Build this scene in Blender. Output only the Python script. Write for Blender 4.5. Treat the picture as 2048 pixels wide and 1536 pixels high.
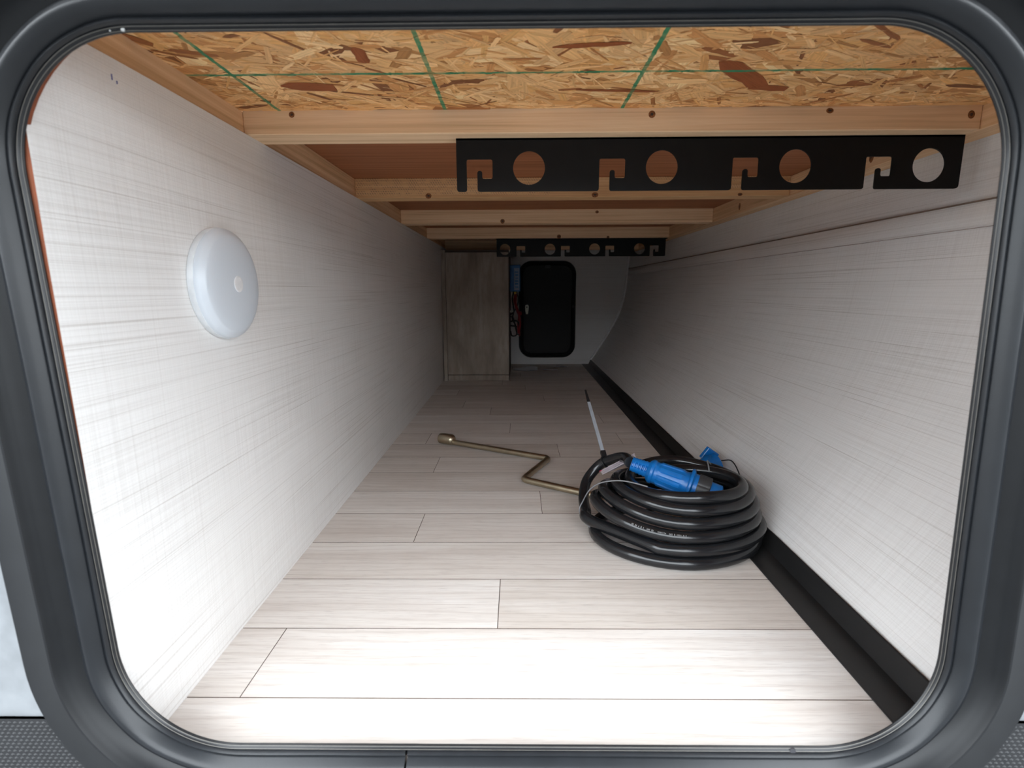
import bpy, bmesh, math, random
import numpy as np
from mathutils import Vector, Matrix
PI = math.pi
for o in list(bpy.data.objects):
    bpy.data.objects.remove(o, do_unlink=True)
S = bpy.context.scene
C = S.collection

# ------------------------------------------------------------------ camera
FPX, CX, CY = 1030.0, 1024.0, 768.0          # focal length and centre in pixels of the 2048x1536 frame
CAM_Z = 0.36
PITCH = math.atan((CY - 580.0) / FPX)
YAW = math.atan((1035.5 - CX) / FPX * math.cos(PITCH))
ROLL = -0.0045
fw = Vector((-math.sin(YAW) * math.cos(PITCH), math.cos(YAW) * math.cos(PITCH), -math.sin(PITCH)))
rt = Vector((math.cos(YAW), math.sin(YAW), 0))
up = rt.cross(fw)
r2 = rt * math.cos(ROLL) + up * math.sin(ROLL)
u2 = -rt * math.sin(ROLL) + up * math.cos(ROLL)
cd = bpy.data.cameras.new('camera')
cam = bpy.data.objects.new('camera', cd)
C.objects.link(cam)
M = Matrix.Identity(4)
for i in range(3):
    M[i][0], M[i][1], M[i][2] = r2[i], u2[i], -fw[i]
M[2][3] = CAM_Z
cam.matrix_world = M
cd.sensor_width = 36.0
cd.lens = 36.0 * FPX / 2048.0
cd.clip_start = 0.02
cd.dof.use_dof = True
cd.dof.focus_distance = 0.85
cd.dof.aperture_fstop = 10.0
S.camera = cam

# ------------------------------------------------------------------ light: an overcast sky outside the hatch
W = bpy.data.worlds.new('overcast_sky')
S.world = W
W.use_nodes = True
bg = W.node_tree.nodes['Background']
# thick even overcast: a little brighter overhead than at the horizon
_t = W.node_tree
_tc = _t.nodes.new('ShaderNodeTexCoord')
_sx = _t.nodes.new('ShaderNodeSeparateXYZ')
_t.links.new(_tc.outputs['Generated'], _sx.inputs[0])
_m1 = _t.nodes.new('ShaderNodeMath'); _m1.operation = 'MAXIMUM'; _m1.inputs[1].default_value = 0.0
_t.links.new(_sx.outputs[2], _m1.inputs[0])
_m2 = _t.nodes.new('ShaderNodeMath'); _m2.operation = 'MULTIPLY_ADD'; _m2.inputs[1].default_value = 0.4; _m2.inputs[2].default_value = 1.0
_t.links.new(_m1.outputs[0], _m2.inputs[0])
_m3 = _t.nodes.new('ShaderNodeMath'); _m3.operation = 'MULTIPLY'; _m3.inputs[1].default_value = 7.3
_t.links.new(_m2.outputs[0], _m3.inputs[0])
bg.inputs['Color'].default_value = (0.88, 0.945, 1.0, 1)
_t.links.new(_m3.outputs[0], bg.inputs['Strength'])
S.view_settings.view_transform = 'Standard'
S.view_settings.look = 'None'
S.view_settings.exposure = 0.0
S.view_settings.gamma = 1.0
S.view_settings.use_curve_mapping = False
S.cycles.use_adaptive_sampling = True
S.cycles.adaptive_threshold = 0.04
S.cycles.max_bounces = 7
S.cycles.diffuse_bounces = 5
S.cycles.glossy_bounces = 3
S.cycles.caustics_reflective = False
S.cycles.caustics_refractive = False

# ------------------------------------------------------------------ material helpers
def srgb(r, g, b):
    f = lambda c: c / 12.92 if c <= 0.04045 else ((c + 0.055) / 1.055) ** 2.4
    return (f(r / 255), f(g / 255), f(b / 255), 1)

class NT:
    def __init__(s, name, rough=0.5, spec=0.5, metal=0.0, color=(0.5, 0.5, 0.5, 1)):
        s.m = bpy.data.materials.new(name)
        s.m.use_nodes = True
        s.t = s.m.node_tree
        s.b = s.t.nodes['Principled BSDF']
        s.b.inputs['Roughness'].default_value = rough
        s.b.inputs['Specular IOR Level'].default_value = spec
        s.b.inputs['Metallic'].default_value = metal
        s.b.inputs['Base Color'].default_value = color
    def n(s, kind, **kw):
        nd = s.t.nodes.new('ShaderNode' + kind)
        for k, v in kw.items():
            setattr(nd, k, v)
        return nd
    def l(s, a, b):
        s.t.links.new(a, b)
    def setin(s, sock, v):
        if hasattr(v, 'is_linked') or hasattr(v, 'links'):
            s.l(v, sock)
        else:
            sock.default_value = v
    def uv(s):
        return s.n('TexCoord').outputs['UV']
    def objc(s):
        return s.n('TexCoord').outputs['Object']
    def pos(s):
        return s.n('NewGeometry').outputs['Position']
    def map(s, vec, scale=(1, 1, 1), loc=(0, 0, 0), rot=(0, 0, 0)):
        nd = s.n('Mapping')
        s.l(vec, nd.inputs[0])
        nd.inputs['Location'].default_value = loc
        nd.inputs['Rotation'].default_value = rot
        nd.inputs['Scale'].default_value = scale
        return nd.outputs[0]
    def noise(s, vec, scale=1.0, detail=2.0, rough=0.5, dist=0.0):
        nd = s.n('TexNoise')
        s.l(vec, nd.inputs['Vector'])
        nd.inputs['Scale'].default_value = scale
        nd.inputs['Detail'].default_value = detail
        nd.inputs['Roughness'].default_value = rough
        nd.inputs['Distortion'].default_value = dist
        return nd.outputs['Fac']
    def math(s, op, a, b=0.0, clamp=False):
        nd = s.n('Math', operation=op, use_clamp=clamp)
        s.setin(nd.inputs[0], a)
        s.setin(nd.inputs[1], b)
        return nd.outputs[0]
    def ramp(s, fac, *stops):
        nd = s.n('ValToRGB')
        s.l(fac, nd.inputs[0])
        el = nd.color_ramp.elements
        while len(el) < len(stops):
            el.new(0.5)
        for e, (p, c) in zip(el, stops):
            e.position = p
            e.color = c if hasattr(c, '__len__') else (c, c, c, 1)
        return nd.outputs[0]
    def mix(s, fac, a, b, mode='MIX'):
        nd = s.n('Mix', data_type='RGBA', blend_type=mode)
        s.setin(nd.inputs[0], fac)
        s.setin(nd.inputs[6], a)
        s.setin(nd.inputs[7], b)
        return nd.outputs[2]
    def sep(s, vec):
        nd = s.n('SeparateXYZ')
        s.l(vec, nd.inputs[0])
        return nd.outputs
    def col(s, c):
        s.setin(s.b.inputs['Base Color'], c)
        return s
    def rough(s, c):
        s.setin(s.b.inputs['Roughness'], c)
        return s
    def bump(s, h, strength=0.3, dist=0.001):
        nd = s.n('Bump')
        nd.inputs['Strength'].default_value = strength
        nd.inputs['Distance'].default_value = dist
        s.l(h, nd.inputs['Height'])
        s.l(nd.outputs[0], s.b.inputs['Normal'])
        return s

def plain(name, color, rough=0.5, spec=0.5, metal=0.0, grain=0.0, gscale=300.0):
    t = NT(name, rough, spec, metal, color)
    v = t.objc()
    n = t.noise(v, 60, 3)
    k = t.ramp(n, (0.3, 0.88), (0.7, 1.12))
    t.col(t.mix(1.0, color, k, 'MULTIPLY'))
    if grain:
        t.bump(t.noise(v, gscale, 2), grain, 0.0006)
    return t.m

# linen-print wall panel (UV in metres: u along the compartment, v up the panel)
def linen(name, base, streak):
    t = NT(name, 0.42, 0.45)
    v = t.uv()
    s1 = t.ramp(t.noise(t.map(v, (1.6, 420, 1)), 1, 2, 0.6), (0.34, 1.0), (0.42, 0.0))
    s2 = t.ramp(t.noise(t.map(v, (4.0, 900, 1), (3, 7, 0)), 1, 1, 0.5), (0.30, 1.0), (0.60, 0.0))
    s3 = t.ramp(t.noise(t.map(v, (420, 3.5, 1), (11, 5, 0)), 1, 2, 0.6), (0.34, 1.0), (0.42, 0.0))
    s4 = t.ramp(t.noise(t.map(v, (800, 5, 1), (1, 9, 0)), 1, 1, 0.5), (0.30, 1.0), (0.60, 0.0))
    patch = t.noise(t.map(v, (5, 14, 1)), 1, 2)
    f = t.math('ADD', t.math('MULTIPLY', s1, 0.46), t.math('MULTIPLY', s2, 0.26))
    f = t.math('ADD', f, t.math('MULTIPLY', s3, 0.10))
    f = t.math('ADD', f, t.math('MULTIPLY', s4, 0.16))
    f = t.math('MULTIPLY', f, t.math('ADD', t.math('MULTIPLY', patch, 1.1), 0.15), True)
    t.col(t.mix(f, base, streak))
    x = t.sep(v)
    wu = t.math('SINE', t.math('MULTIPLY', x[0], 2 * PI / 0.0016))
    wv = t.math('SINE', t.math('MULTIPLY', x[1], 2 * PI / 0.0013))
    w = t.math('MULTIPLY', wu, wv)
    t.bump(w, 0.35, 0.00020)
    return t.m

M_LINEN = linen('linen_print_panel', (0.80, 0.785, 0.77, 1), (0.42, 0.38, 0.345, 1))
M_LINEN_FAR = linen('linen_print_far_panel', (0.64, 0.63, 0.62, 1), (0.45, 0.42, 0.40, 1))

def vinyl():
    t = NT('pale_wood_vinyl', 0.50, 0.25)
    v = t.uv()
    rnd = t.n('ObjectInfo').outputs['Random']
    off = t.n('CombineXYZ')
    t.l(t.math('MULTIPLY', rnd, 37.0), off.inputs[0])
    t.l(t.math('MULTIPLY', rnd, 19.0), off.inputs[1])
    va = t.n('VectorMath', operation='ADD')
    t.l(v, va.inputs[0]); t.l(off.outputs[0], va.inputs[1])
    vv = va.outputs[0]
    wide = t.noise(t.map(vv, (3.0, 24, 1)), 1, 3, 0.55, 0.6)
    fine = t.noise(t.map(vv, (14, 420, 1)), 1, 3, 0.6)
    pores = t.ramp(t.noise(t.map(vv, (34, 900, 1)), 1, 2, 0.6), (0.33, 1.0), (0.45, 0.0))
    wave = t.n('TexWave', wave_type='BANDS', bands_direction='Y')
    t.l(t.map(vv, (1.6, 11, 1)), wave.inputs['Vector'])
    wave.inputs['Scale'].default_value = 2.2
    wave.inputs['Distortion'].default_value = 7.0
    wave.inputs['Detail'].default_value = 2.0
    wave.inputs['Detail Scale'].default_value = 0.8
    c1 = t.ramp(wide, (0.30, srgb(214, 205, 198)), (0.52, srgb(226, 219, 213)), (0.72, srgb(236, 231, 227)))
    c2 = t.mix(t.math('MULTIPLY', t.ramp(wave.outputs['Fac'], (0.0, 1.0), (0.25, 0.0)), 0.28), c1, srgb(192, 178, 169))
    c3 = t.mix(t.math('MULTIPLY', t.ramp(fine, (0.35, 1.0), (0.6, 0.0)), 0.20), c2, srgb(188, 175, 167))
    c4 = t.mix(t.math('MULTIPLY', pores, 0.22), c3, srgb(128, 110, 100))
    tone = t.ramp(rnd, (0.0, (0.89, 0.865, 0.84, 1)), (0.5, (0.97, 0.955, 0.94, 1)), (1.0, (1.02, 1.02, 1.02, 1)))
    t.col(t.mix(1.0, c4, tone, 'MULTIPLY'))
    return t.m
M_VINYL = vinyl()
M_JOINT = plain('dark_plank_joint', srgb(92, 74, 62), 0.8)

def timber(name, lo, mid, hi, stamp=False):
    # UV: u along the grain, v across
    t = NT(name, 0.62, 0.3)
    v = t.uv()
    rnd = t.n('ObjectInfo').outputs['Random']
    off = t.n('CombineXYZ')
    t.l(t.math('MULTIPLY', rnd, 23.0), off.inputs[0])
    t.l(t.math('MULTIPLY', rnd, 11.0), off.inputs[1])
    va = t.n('VectorMath', operation='ADD')
    t.l(v, va.inputs[0]); t.l(off.outputs[0], va.inputs[1])
    vv = va.outputs[0]
    g = t.noise(t.map(vv, (2.5, 150, 1)), 1, 3, 0.6, 0.5)
    f = t.noise(t.map(vv, (30, 1100, 1)), 1, 2, 0.6)
    c = t.ramp(g, (0.30, lo), (0.5, mid), (0.72, hi))
    c = t.mix(t.math('MULTIPLY', t.ramp(f, (0.3, 1.0), (0.6, 0.0)), 0.22), c, lo)
    if stamp:
        # a faint grey mill stamp of slanted hatches along the left half of the face
        p = t.sep(t.pos())
        hx = t.math('SINE', t.math('ADD', t.math('MULTIPLY', p[0], 1400.0), t.math('MULTIPLY', p[2], 900.0)))
        hz = t.math('SINE', t.math('MULTIPLY', p[2], 1700.0))
        grp = t.ramp(t.noise(t.map(t.pos(), (70, 1, 120)), 1, 2), (0.42, 0.0), (0.55, 1.0))
        hm = t.math('MULTIPLY', t.math('GREATER_THAN', hx, 0.1), t.math('GREATER_THAN', hz, -0.3))
        zone = t.math('MULTIPLY', t.math('LESS_THAN', p[0], 0.06), t.math('GREATER_THAN', p[2], 0.5335))
        zone2 = t.math('MULTIPLY', t.math('GREATER_THAN', p[0], 0.22), t.math('GREATER_THAN', p[2], 0.541))
        zz = t.math('MAXIMUM', zone, t.math('MULTIPLY', zone2, 0.7))
        c = t.mix(t.math('MULTIPLY', t.math('MULTIPLY', hm, grp), t.math('MULTIPLY', zz, 0.5)), c, srgb(80, 76, 74))
    t.col(c)
    return t.m
M_PINE = timber('pine_lumber', srgb(208, 170, 130), srgb(232, 196, 156), srgb(242, 212, 176))
M_PINE_STAMP = timber('pine_lumber_stamped', srgb(186, 142, 98), srgb(210, 166, 118), srgb(224, 186, 140), True)
M_PINE_RAIL = timber('pine_rail', srgb(200, 158, 116), srgb(222, 182, 140), srgb(236, 202, 162))
M_LUAN = timber('luan_plywood', srgb(138, 84, 52), srgb(160, 101, 66), srgb(176, 116, 80))
M_LUAN_EDGE = plain('luan_cut_edge', srgb(128, 74, 52), 0.8, 0.2, grain=0.4)
M_SEAM = plain('taupe_seam', srgb(122, 104, 92), 0.7, 0.3)
M_KNOT = None

def knot_mat():
    t = NT('pine_knot', 0.55, 0.3)
    p = t.objc()
    n = t.noise(p, 500, 2)
    t.col(t.ramp(n, (0.35, srgb(96, 56, 30)), (0.65, srgb(150, 96, 56))))
    return t.m
M_KNOT = knot_mat()

def osb():
    t = NT('oriented_strand_flakes', 0.6, 0.3)
    a = t.n('VertexColor', layer_name='flake')
    v = t.uv()
    g = t.noise(t.map(v, (25, 500, 1)), 1, 2, 0.6, 0.3)
    base = t.mix(1.0, a.outputs['Color'], t.ramp(g, (0.3, 0.80), (0.7, 1.12)), 'MULTIPLY')
    specks = t.ramp(t.noise(t.map(t.pos(), (160, 420, 1)), 1, 3, 0.6), (0.28, 1.0), (0.36, 0.0))
    base = t.mix(t.math('MULTIPLY', specks, 0.55), base, srgb(88, 52, 26))
    # green nailing-grid lines printed on the board
    p = t.sep(t.pos())
    wob = t.math('MULTIPLY', t.math('SUBTRACT', t.noise(t.map(t.pos(), (220, 220, 1)), 1, 2), 0.5), 0.0016)
    def line(axis, at, w):
        d = t.math('ABSOLUTE', t.math('SUBTRACT', t.math('ADD', p[axis], wob), at))
        return t.math('LESS_THAN', d, w)
    m = line(1, 0.5075, 0.0021)
    for x in (-0.2585, -0.078, 0.1138):
        m = t.math('MAXIMUM', m, line(0, x, 0.0019))
    fade = t.ramp(t.noise(t.map(t.pos(), (55, 55, 1)), 1, 3), (0.28, 0.45), (0.55, 0.95))
    base = t.mix(t.math('MULTIPLY', m, fade), base, srgb(38, 132, 92))
    t.col(base)
    t.bump(g, 0.25, 0.0005)
    return t.m
M_OSB = osb()

M_RUBBER = plain('black_rubber_seal', (0.0085, 0.0098, 0.012, 1), 0.36, 0.42, grain=0.08, gscale=900)
M_FLANGE = plain('black_satin_frame', (0.0085, 0.0092, 0.0105, 1), 0.42, 0.32, grain=0.05, gscale=1200)
M_LIP = plain('black_gloss_lip', (0.010, 0.010, 0.011, 1), 0.30, 0.4)
M_LIPLINE = plain('paler_lip_edge', (0.10, 0.092, 0.080, 1), 0.35, 0.5)  # thin beads, a lighter tone than the black lip
M_STEEL = plain('black_powder_coat', (0.0065, 0.0062, 0.0062, 1), 0.55, 0.18, grain=0.10, gscale=1500)
M_TRIM = plain('black_vinyl_trim', (0.014, 0.0135, 0.0135, 1), 0.40, 0.4, grain=0.05, gscale=1000)
M_CABLE = plain('black_cable_jacket', (0.011, 0.0115, 0.013, 1), 0.20, 0.5, grain=0.05, gscale=500)
M_BLUE = plain('blue_plug_plastic', (0.004, 0.125, 0.40, 1), 0.36, 0.5, grain=0.05, gscale=900)
M_GREYPL = plain('charcoal_ring_plastic', (0.035, 0.035, 0.037, 1), 0.45, 0.4)
M_TIE = plain('grey_cable_tie', (0.30, 0.32, 0.35, 1), 0.35, 0.5)
M_BLACKPL = plain('black_plastic', (0.012, 0.012, 0.013, 1), 0.4, 0.4)
M_WIRE = plain('grey_tie_wire', (0.20, 0.20, 0.21, 1), 0.35, 0.5)
M_TAG = plain('white_paper_tag', (0.50, 0.44, 0.48, 1), 0.7, 0.3)
M_TAGRED = plain('red_paper_edge', (0.50, 0.05, 0.10, 1), 0.6, 0.3)
M_PRINT = plain('faded_white_print', (0.16, 0.16, 0.16, 1), 0.6, 0.3)
M_ZINC = plain('yellow_zinc_plate', (0.50, 0.43, 0.31, 1), 0.34, 0.5, 1.0, grain=0.08, gscale=700)
M_FROST = NT('frosted_lens', 0.30, 0.5, 0, (0.60, 0.64, 0.69, 1)).m
_b = M_FROST.node_tree.nodes['Principled BSDF']
_b.inputs['Subsurface Weight'].default_value = 0.0
_b.inputs['Subsurface Radius'].default_value = (0.01, 0.01, 0.01)
_b.inputs['Subsurface Scale'].default_value = 0.4
M_LENSBTN = plain('pale_touch_button', (0.72, 0.72, 0.73, 1), 0.35, 0.5)
M_BASEW = plain('white_lamp_base', (0.66, 0.68, 0.70, 1), 0.4, 0.5)
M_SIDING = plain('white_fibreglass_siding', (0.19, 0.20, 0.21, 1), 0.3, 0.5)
M_GUARD = plain('black_rock_guard', (0.014, 0.0145, 0.016, 1), 0.45, 0.35)
M_GROUND = plain('grey_asphalt', (0.13, 0.13, 0.13, 1), 0.9, 0.2)
M_COVE = plain('white_cove_bead', (0.66, 0.65, 0.64, 1), 0.4, 0.4)
M_DOORPANEL = plain('black_door_skin', (0.006, 0.006, 0.007, 1), 0.6, 0.3)
M_CREAM = plain('cream_plastic', (0.72, 0.72, 0.62, 1), 0.45, 0.4)
M_RED = plain('red_wire_jacket', (0.26, 0.012, 0.018, 1), 0.45, 0.4)
M_YEL = plain('yellow_terminal', (0.65, 0.36, 0.03, 1), 0.45, 0.4)
M_CTRL = plain('blue_controller_case', (0.01, 0.13, 0.36, 1), 0.45, 0.4)
M_CTRLLBL = plain('pale_controller_print', (0.22, 0.29, 0.42, 1), 0.5, 0.4)
M_INK = plain('blue_ink', (0.20, 0.20, 0.38, 1), 0.6, 0.3)
M_FLECK = plain('dried_white_fleck', (0.55, 0.55, 0.53, 1), 0.6, 0.3)
M_SCREW = plain('dark_screw', (0.10, 0.10, 0.11, 1), 0.3, 0.5, 0.8)

def laminate():
    t = NT('mottled_greige_laminate', 0.5, 0.4)
    v = t.objc()
    n1 = t.noise(t.map(v, (9, 1, 3)), 1, 4, 0.6, 0.4)
    n2 = t.noise(t.map(v, (60, 1, 14)), 1, 3, 0.6)
    c = t.ramp(n1, (0.30, srgb(118, 102, 89)), (0.5, srgb(148, 134, 120)), (0.72, srgb(170, 158, 146)))
    c = t.mix(t.math('MULTIPLY', t.ramp(n2, (0.35, 1.0), (0.55, 0.0)), 0.35), c, srgb(104, 90, 78))
    t.col(c)
    return t.m
M_LAM = laminate()
M_LAMEDGE = plain('dark_board_edge', srgb(62, 46, 38), 0.7)
M_WATER = NT('wet_film', 0.06, 0.8, 0, (0.10, 0.085, 0.075, 1)).m

# ------------------------------------------------------------------ mesh helpers
def link(name, me, mat, parent=None, smooth=False):
    if mat is not None:
        me.materials.append(mat)
    o = bpy.data.objects.new(name, me)
    C.objects.link(o)
    if parent is not None:
        o.parent = parent
        wl = Vector((0, 0, 0))
        p = parent
        while p:
            wl += p.location
            p = p.parent
        if wl.length > 0:
            me.transform(Matrix.Translation(-wl))
    if smooth:
        for p in me.polygons:
            p.use_smooth = True
    return o

def obj(name, bm, mat, parent=None, smooth=False, sharp=None):
    me = bpy.data.meshes.new(name)
    bmesh.ops.recalc_face_normals(bm, faces=bm.faces)
    bm.to_mesh(me)
    bm.free()
    o = link(name, me, mat, parent, smooth)
    if smooth and sharp:
        me.set_sharp_from_angle(angle=math.radians(sharp))
    return o

def tag(o, label, cat=None, group=None, kind=None):
    o['label'] = label
    if cat: o['category'] = cat
    if group: o['group'] = group
    if kind: o['kind'] = kind
    return o

def thing(name, label, cat, loc, group=None, kind=None):
    o = bpy.data.objects.new(name, None)
    o.empty_display_size = 0.05
    C.objects.link(o)
    o.location = loc
    return tag(o, label, cat, group, kind)

def box(bm, x0, x1, y0, y1, z0, z1, bevel=0.0, uvaxis=None):
    r = bmesh.ops.create_cube(bm, size=1.0)
    vs = r['verts']
    for v in vs:
        v.co = Vector(((x0 + x1) / 2 + v.co.x * (x1 - x0), (y0 + y1) / 2 + v.co.y * (y1 - y0), (z0 + z1) / 2 + v.co.z * (z1 - z0)))
    if bevel:
        es = list({e for v in vs for e in v.link_edges})
        bmesh.ops.bevel(bm, geom=es, offset=bevel, segments=1, profile=0.5, affect='EDGES')
    return bm

def box_uv(bm, grain):
    """UV in metres: u along axis `grain` (0 x, 1 y, 2 z), v across it on every face."""
    uv = bm.loops.layers.uv.verify()
    for f in bm.faces:
        n = f.normal
        k = max(range(3), key=lambda i: abs(n[i]))
        rest = [i for i in range(3) if i != k]
        ua = grain if grain in rest else rest[0]
        va = [i for i in rest if i != ua][0]
        for lp in f.loops:
            c = lp.vert.co
            lp[uv].uv = (c[ua], c[va] + 0.37 * k)

def wood(name, dims, grain, mat, parent=None, bevel=0.0008):
    bm = bmesh.new()
    box(bm, *dims, bevel=bevel)
    bm.normal_update()
    box_uv(bm, grain)
    return obj(name, bm, mat, parent)

def mbox(name, dims, mat, parent=None, bevel=0.0):
    bm = bmesh.new()
    box(bm, *dims, bevel=bevel)
    return obj(name, bm, mat, parent)

def tube(bm, pts, rad, seg=12, cap=True, closed=False):
    pts = [Vector(p) for p in pts]
    n = len(pts)
    rads = rad if hasattr(rad, '__len__') else [rad] * n
    prev = None
    rings = []
    for i in range(n):
        if closed:
            t = (pts[(i + 1) % n] - pts[i - 1]).normalized()
        else:
            t = (pts[min(i + 1, n - 1)] - pts[max(i - 1, 0)]).normalized()
        if prev is None:
            a = Vector((0, 0, 1)) if abs(t.z) < 0.9 else Vector((1, 0, 0))
            nn = (a - t * a.dot(t)).normalized()
        else:
            nn = (prev - t * prev.dot(t)).normalized()
        prev = nn
        bb = t.cross(nn)
        rings.append([bm.verts.new(pts[i] + (nn * math.cos(2 * PI * k / seg) + bb * math.sin(2 * PI * k / seg)) * rads[i]) for k in range(seg)])
    m = n if closed else n - 1
    for i in range(m):
        a, b = rings[i], rings[(i + 1) % n]
        for k in range(seg):
            bm.faces.new((a[k], a[(k + 1) % seg], b[(k + 1) % seg], b[k]))
    if cap and not closed:
        bm.faces.new(rings[0][::-1])
        bm.faces.new(rings[-1])
    return rings

def catmull(P, per=10):
    P = [Vector(p) for p in P]
    Q = [P[0] * 2 - P[1]] + P + [P[-1] * 2 - P[-2]]
    out = []
    for i in range(1, len(Q) - 2):
        a, b, c, d = Q[i - 1], Q[i], Q[i + 1], Q[i + 2]
        for k in range(per):
            t = k / per
            out.append(0.5 * ((2 * b) + (c - a) * t + (2 * a - 5 * b + 4 * c - d) * t * t + (3 * b - a - 3 * c + d) * t ** 3))
    out.append(P[-1])
    return out

def lathe(bm, A, B, prof, seg=40, rfun=None):
    """Revolve prof [(distance along A->B, radius)] about the axis A->B; rfun(s, th) scales the radius."""
    A, B = Vector(A), Vector(B)
    t = (B - A).normalized()
    a = Vector((0, 0, 1)) if abs(t.z) < 0.9 else Vector((1, 0, 0))
    n = (a - t * a.dot(t)).normalized()
    b = t.cross(n)
    rings = []
    for s, r in prof:
        ring = []
        for k in range(seg):
            th = 2 * PI * k / seg
            rr = r * (rfun(s, th) if rfun else 1.0)
            ring.append(bm.verts.new(A + t * s + (n * math.cos(th) + b * math.sin(th)) * rr))
        rings.append(ring)
    for i in range(len(rings) - 1):
        for k in range(seg):
            bm.faces.new((rings[i][k], rings[i][(k + 1) % seg], rings[i + 1][(k + 1) % seg], rings[i + 1][k]))
    bm.faces.new(rings[0][::-1])
    bm.faces.new(rings[-1])

def rrect(x0, x1, z0, z1, radii, n=20, start=None, lean=0.0):
    """Rounded rectangle in x-z, counter-clockwise seen from the camera, with outward normals.
    radii: bottom-left, bottom-right, top-right, top-left. start: x on the bottom edge where it begins."""
    bl, br, tr, tl = radii
    out = []
    def arc(cx, cz, r, a0):
        for k in range(n + 1):
            a = a0 + PI / 2 * k / n
            out.append((cx + r * math.cos(a), cz + r * math.sin(a), math.cos(a), math.sin(a)))
    def edge(xa, za, xb, zb, nx, nz, m=10):
        for k in range(1, m):
            t = k / m
            out.append((xa + (xb - xa) * t, za + (zb - za) * t, nx, nz))
    sx = (x0 + x1) / 2 if start is None else start
    out.append((sx, z0, 0, -1))
    edge(sx, z0, x1 - br, z0, 0, -1)
    arc(x1 - br, z0 + br, br, -PI / 2)
    edge(x1, z0 + br, x1, z1 - tr, 1, 0)
    arc(x1 - tr, z1 - tr, tr, 0)
    edge(x1 - tr, z1, x0 + tl, z1, 0, 1)
    arc(x0 + tl, z1 - tl, tl, PI / 2)
    edge(x0, z1 - tl, x0, z0 + bl, -1, 0)
    arc(x0 + bl, z0 + bl, bl, PI)
    edge(x0 + bl, z0, sx, z0, 0, -1)
    if lean:
        out = [(x - lean * (z - 0.266), z, nx, nz) for x, z, nx, nz in out]
    return out

def sweep(bm, loop, prof, closed_prof=False, gap=0.0, wob=None):
    """Sweep prof [(u outward, y)] round the loop. gap > 0 leaves the loop open by that much at its start."""
    rings = []
    lp = list(loop)
    if gap:
        x, z, nx, nz = lp[0]
        lp[0] = (x + gap / 2, z, nx, nz)
        lp.append((x - gap / 2, z, nx, nz))
    for i, (x, z, nx, nz) in enumerate(lp):
        ring = []
        for j, (u, y) in enumerate(prof):
            d = wob(i, j) if wob else 0.0
            ring.append(bm.verts.new((x + nx * u, y + d, z + nz * u)))
        rings.append(ring)
    n = len(rings)
    m = len(prof)
    for i in range(n - 1 if gap else n):
        a, b = rings[i], rings[(i + 1) % n]
        for j in range(m if closed_prof else m - 1):
            bm.faces.new((a[j], a[(j + 1) % m], b[(j + 1) % m], b[j]))
    if gap:
        bm.faces.new(rings[0]); bm.faces.new(rings[-1][::-1])

def disc(bm, c, n, r, h, seg=14, squash=1.0):
    """A thin disc of radius r, height h along n, centred on c."""
    n = Vector(n).normalized()
    a = Vector((0, 0, 1)) if abs(n.z) < 0.9 else Vector((1, 0, 0))
    e = (a - n * a.dot(n)).normalized()
    f = n.cross(e)
    c = Vector(c)
    lo = [bm.verts.new(c + (e * math.cos(2 * PI * k / seg) * squash + f * math.sin(2 * PI * k / seg)) * r) for k in range(seg)]
    hi = [bm.verts.new(c + n * h + (e * math.cos(2 * PI * k / seg) * squash + f * math.sin(2 * PI * k / seg)) * r * 0.86) for k in range(seg)]
    for k in range(seg):
        bm.faces.new((lo[k], lo[(k + 1) % seg], hi[(k + 1) % seg], hi[k]))
    bm.faces.new(hi)
    bm.faces.new(lo[::-1])

def panel_uv(name, pts, y0, y1, thick, mat, parent=None, ny=2, ylist=None, edge_mat=None, smooth=True):
    """A sheet whose x-z profile pts runs along y, with thickness behind it; UV u = y, v = arc length (metres)."""
    bm = bmesh.new()
    uv = bm.loops.layers.uv.verify()
    P = [Vector((p[0], p[1])) for p in pts]
    arc = [0.0]
    for i in range(1, len(P)):
        arc.append(arc[-1] + (P[i] - P[i - 1]).length)
    nor = []
    for i in range(len(P)):
        t = (P[min(i + 1, len(P) - 1)] - P[max(i - 1, 0)]).normalized()
        nor.append(Vector((t.y, -t.x)))
    ys = ylist or [y0 + (y1 - y0) * k / (ny - 1) for k in range(ny)]
    ny = len(ys)
    fr = [[bm.verts.new((P[i].x, y, P[i].y)) for i in range(len(P))] for y in ys]
    bk = [[bm.verts.new((P[i].x + nor[i].x * thick, y, P[i].y + nor[i].y * thick)) for i in range(len(P))] for y in ys]
    def quad(vs, uvs, mi=0):
        f = bm.faces.new(vs)
        f.material_index = mi
        for lp, w in zip(f.loops, uvs):
            lp[uv].uv = w
    for k in range(ny - 1):
        for i in range(len(P) - 1):
            w = [(ys[k], arc[i]), (ys[k], arc[i + 1]), (ys[k + 1], arc[i + 1]), (ys[k + 1], arc[i])]
            quad((fr[k][i], fr[k][i + 1], fr[k + 1][i + 1], fr[k + 1][i]), w)
            quad((bk[k][i + 1], bk[k][i], bk[k + 1][i], bk[k + 1][i + 1]), [w[1], w[0], w[3], w[2]], 1)
        for i in (0, len(P) - 1):
            quad((fr[k][i], fr[k + 1][i], bk[k + 1][i], bk[k][i]), [(0, 0)] * 4, 1)
    for k in (0, ny - 1):
        for i in range(len(P) - 1):
            quad((fr[k][i], bk[k][i], bk[k][i + 1], fr[k][i + 1]), [(0, 0)] * 4, 1)
    o = obj(name, bm, mat, parent, smooth, 35)
    o.data.materials.append(edge_mat or mat)
    return o

# ================================================================== the setting
Y_NEAR, Y_FAR = 0.345, 2.52
XL, XR = -0.2965, 0.536

# ground outside the trailer
tag(mbox('ground', (-12, 12, -12, 3.2, -0.72, -0.62), M_GROUND), 'grey asphalt ground outside below the trailer', 'ground', kind='structure')

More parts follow.
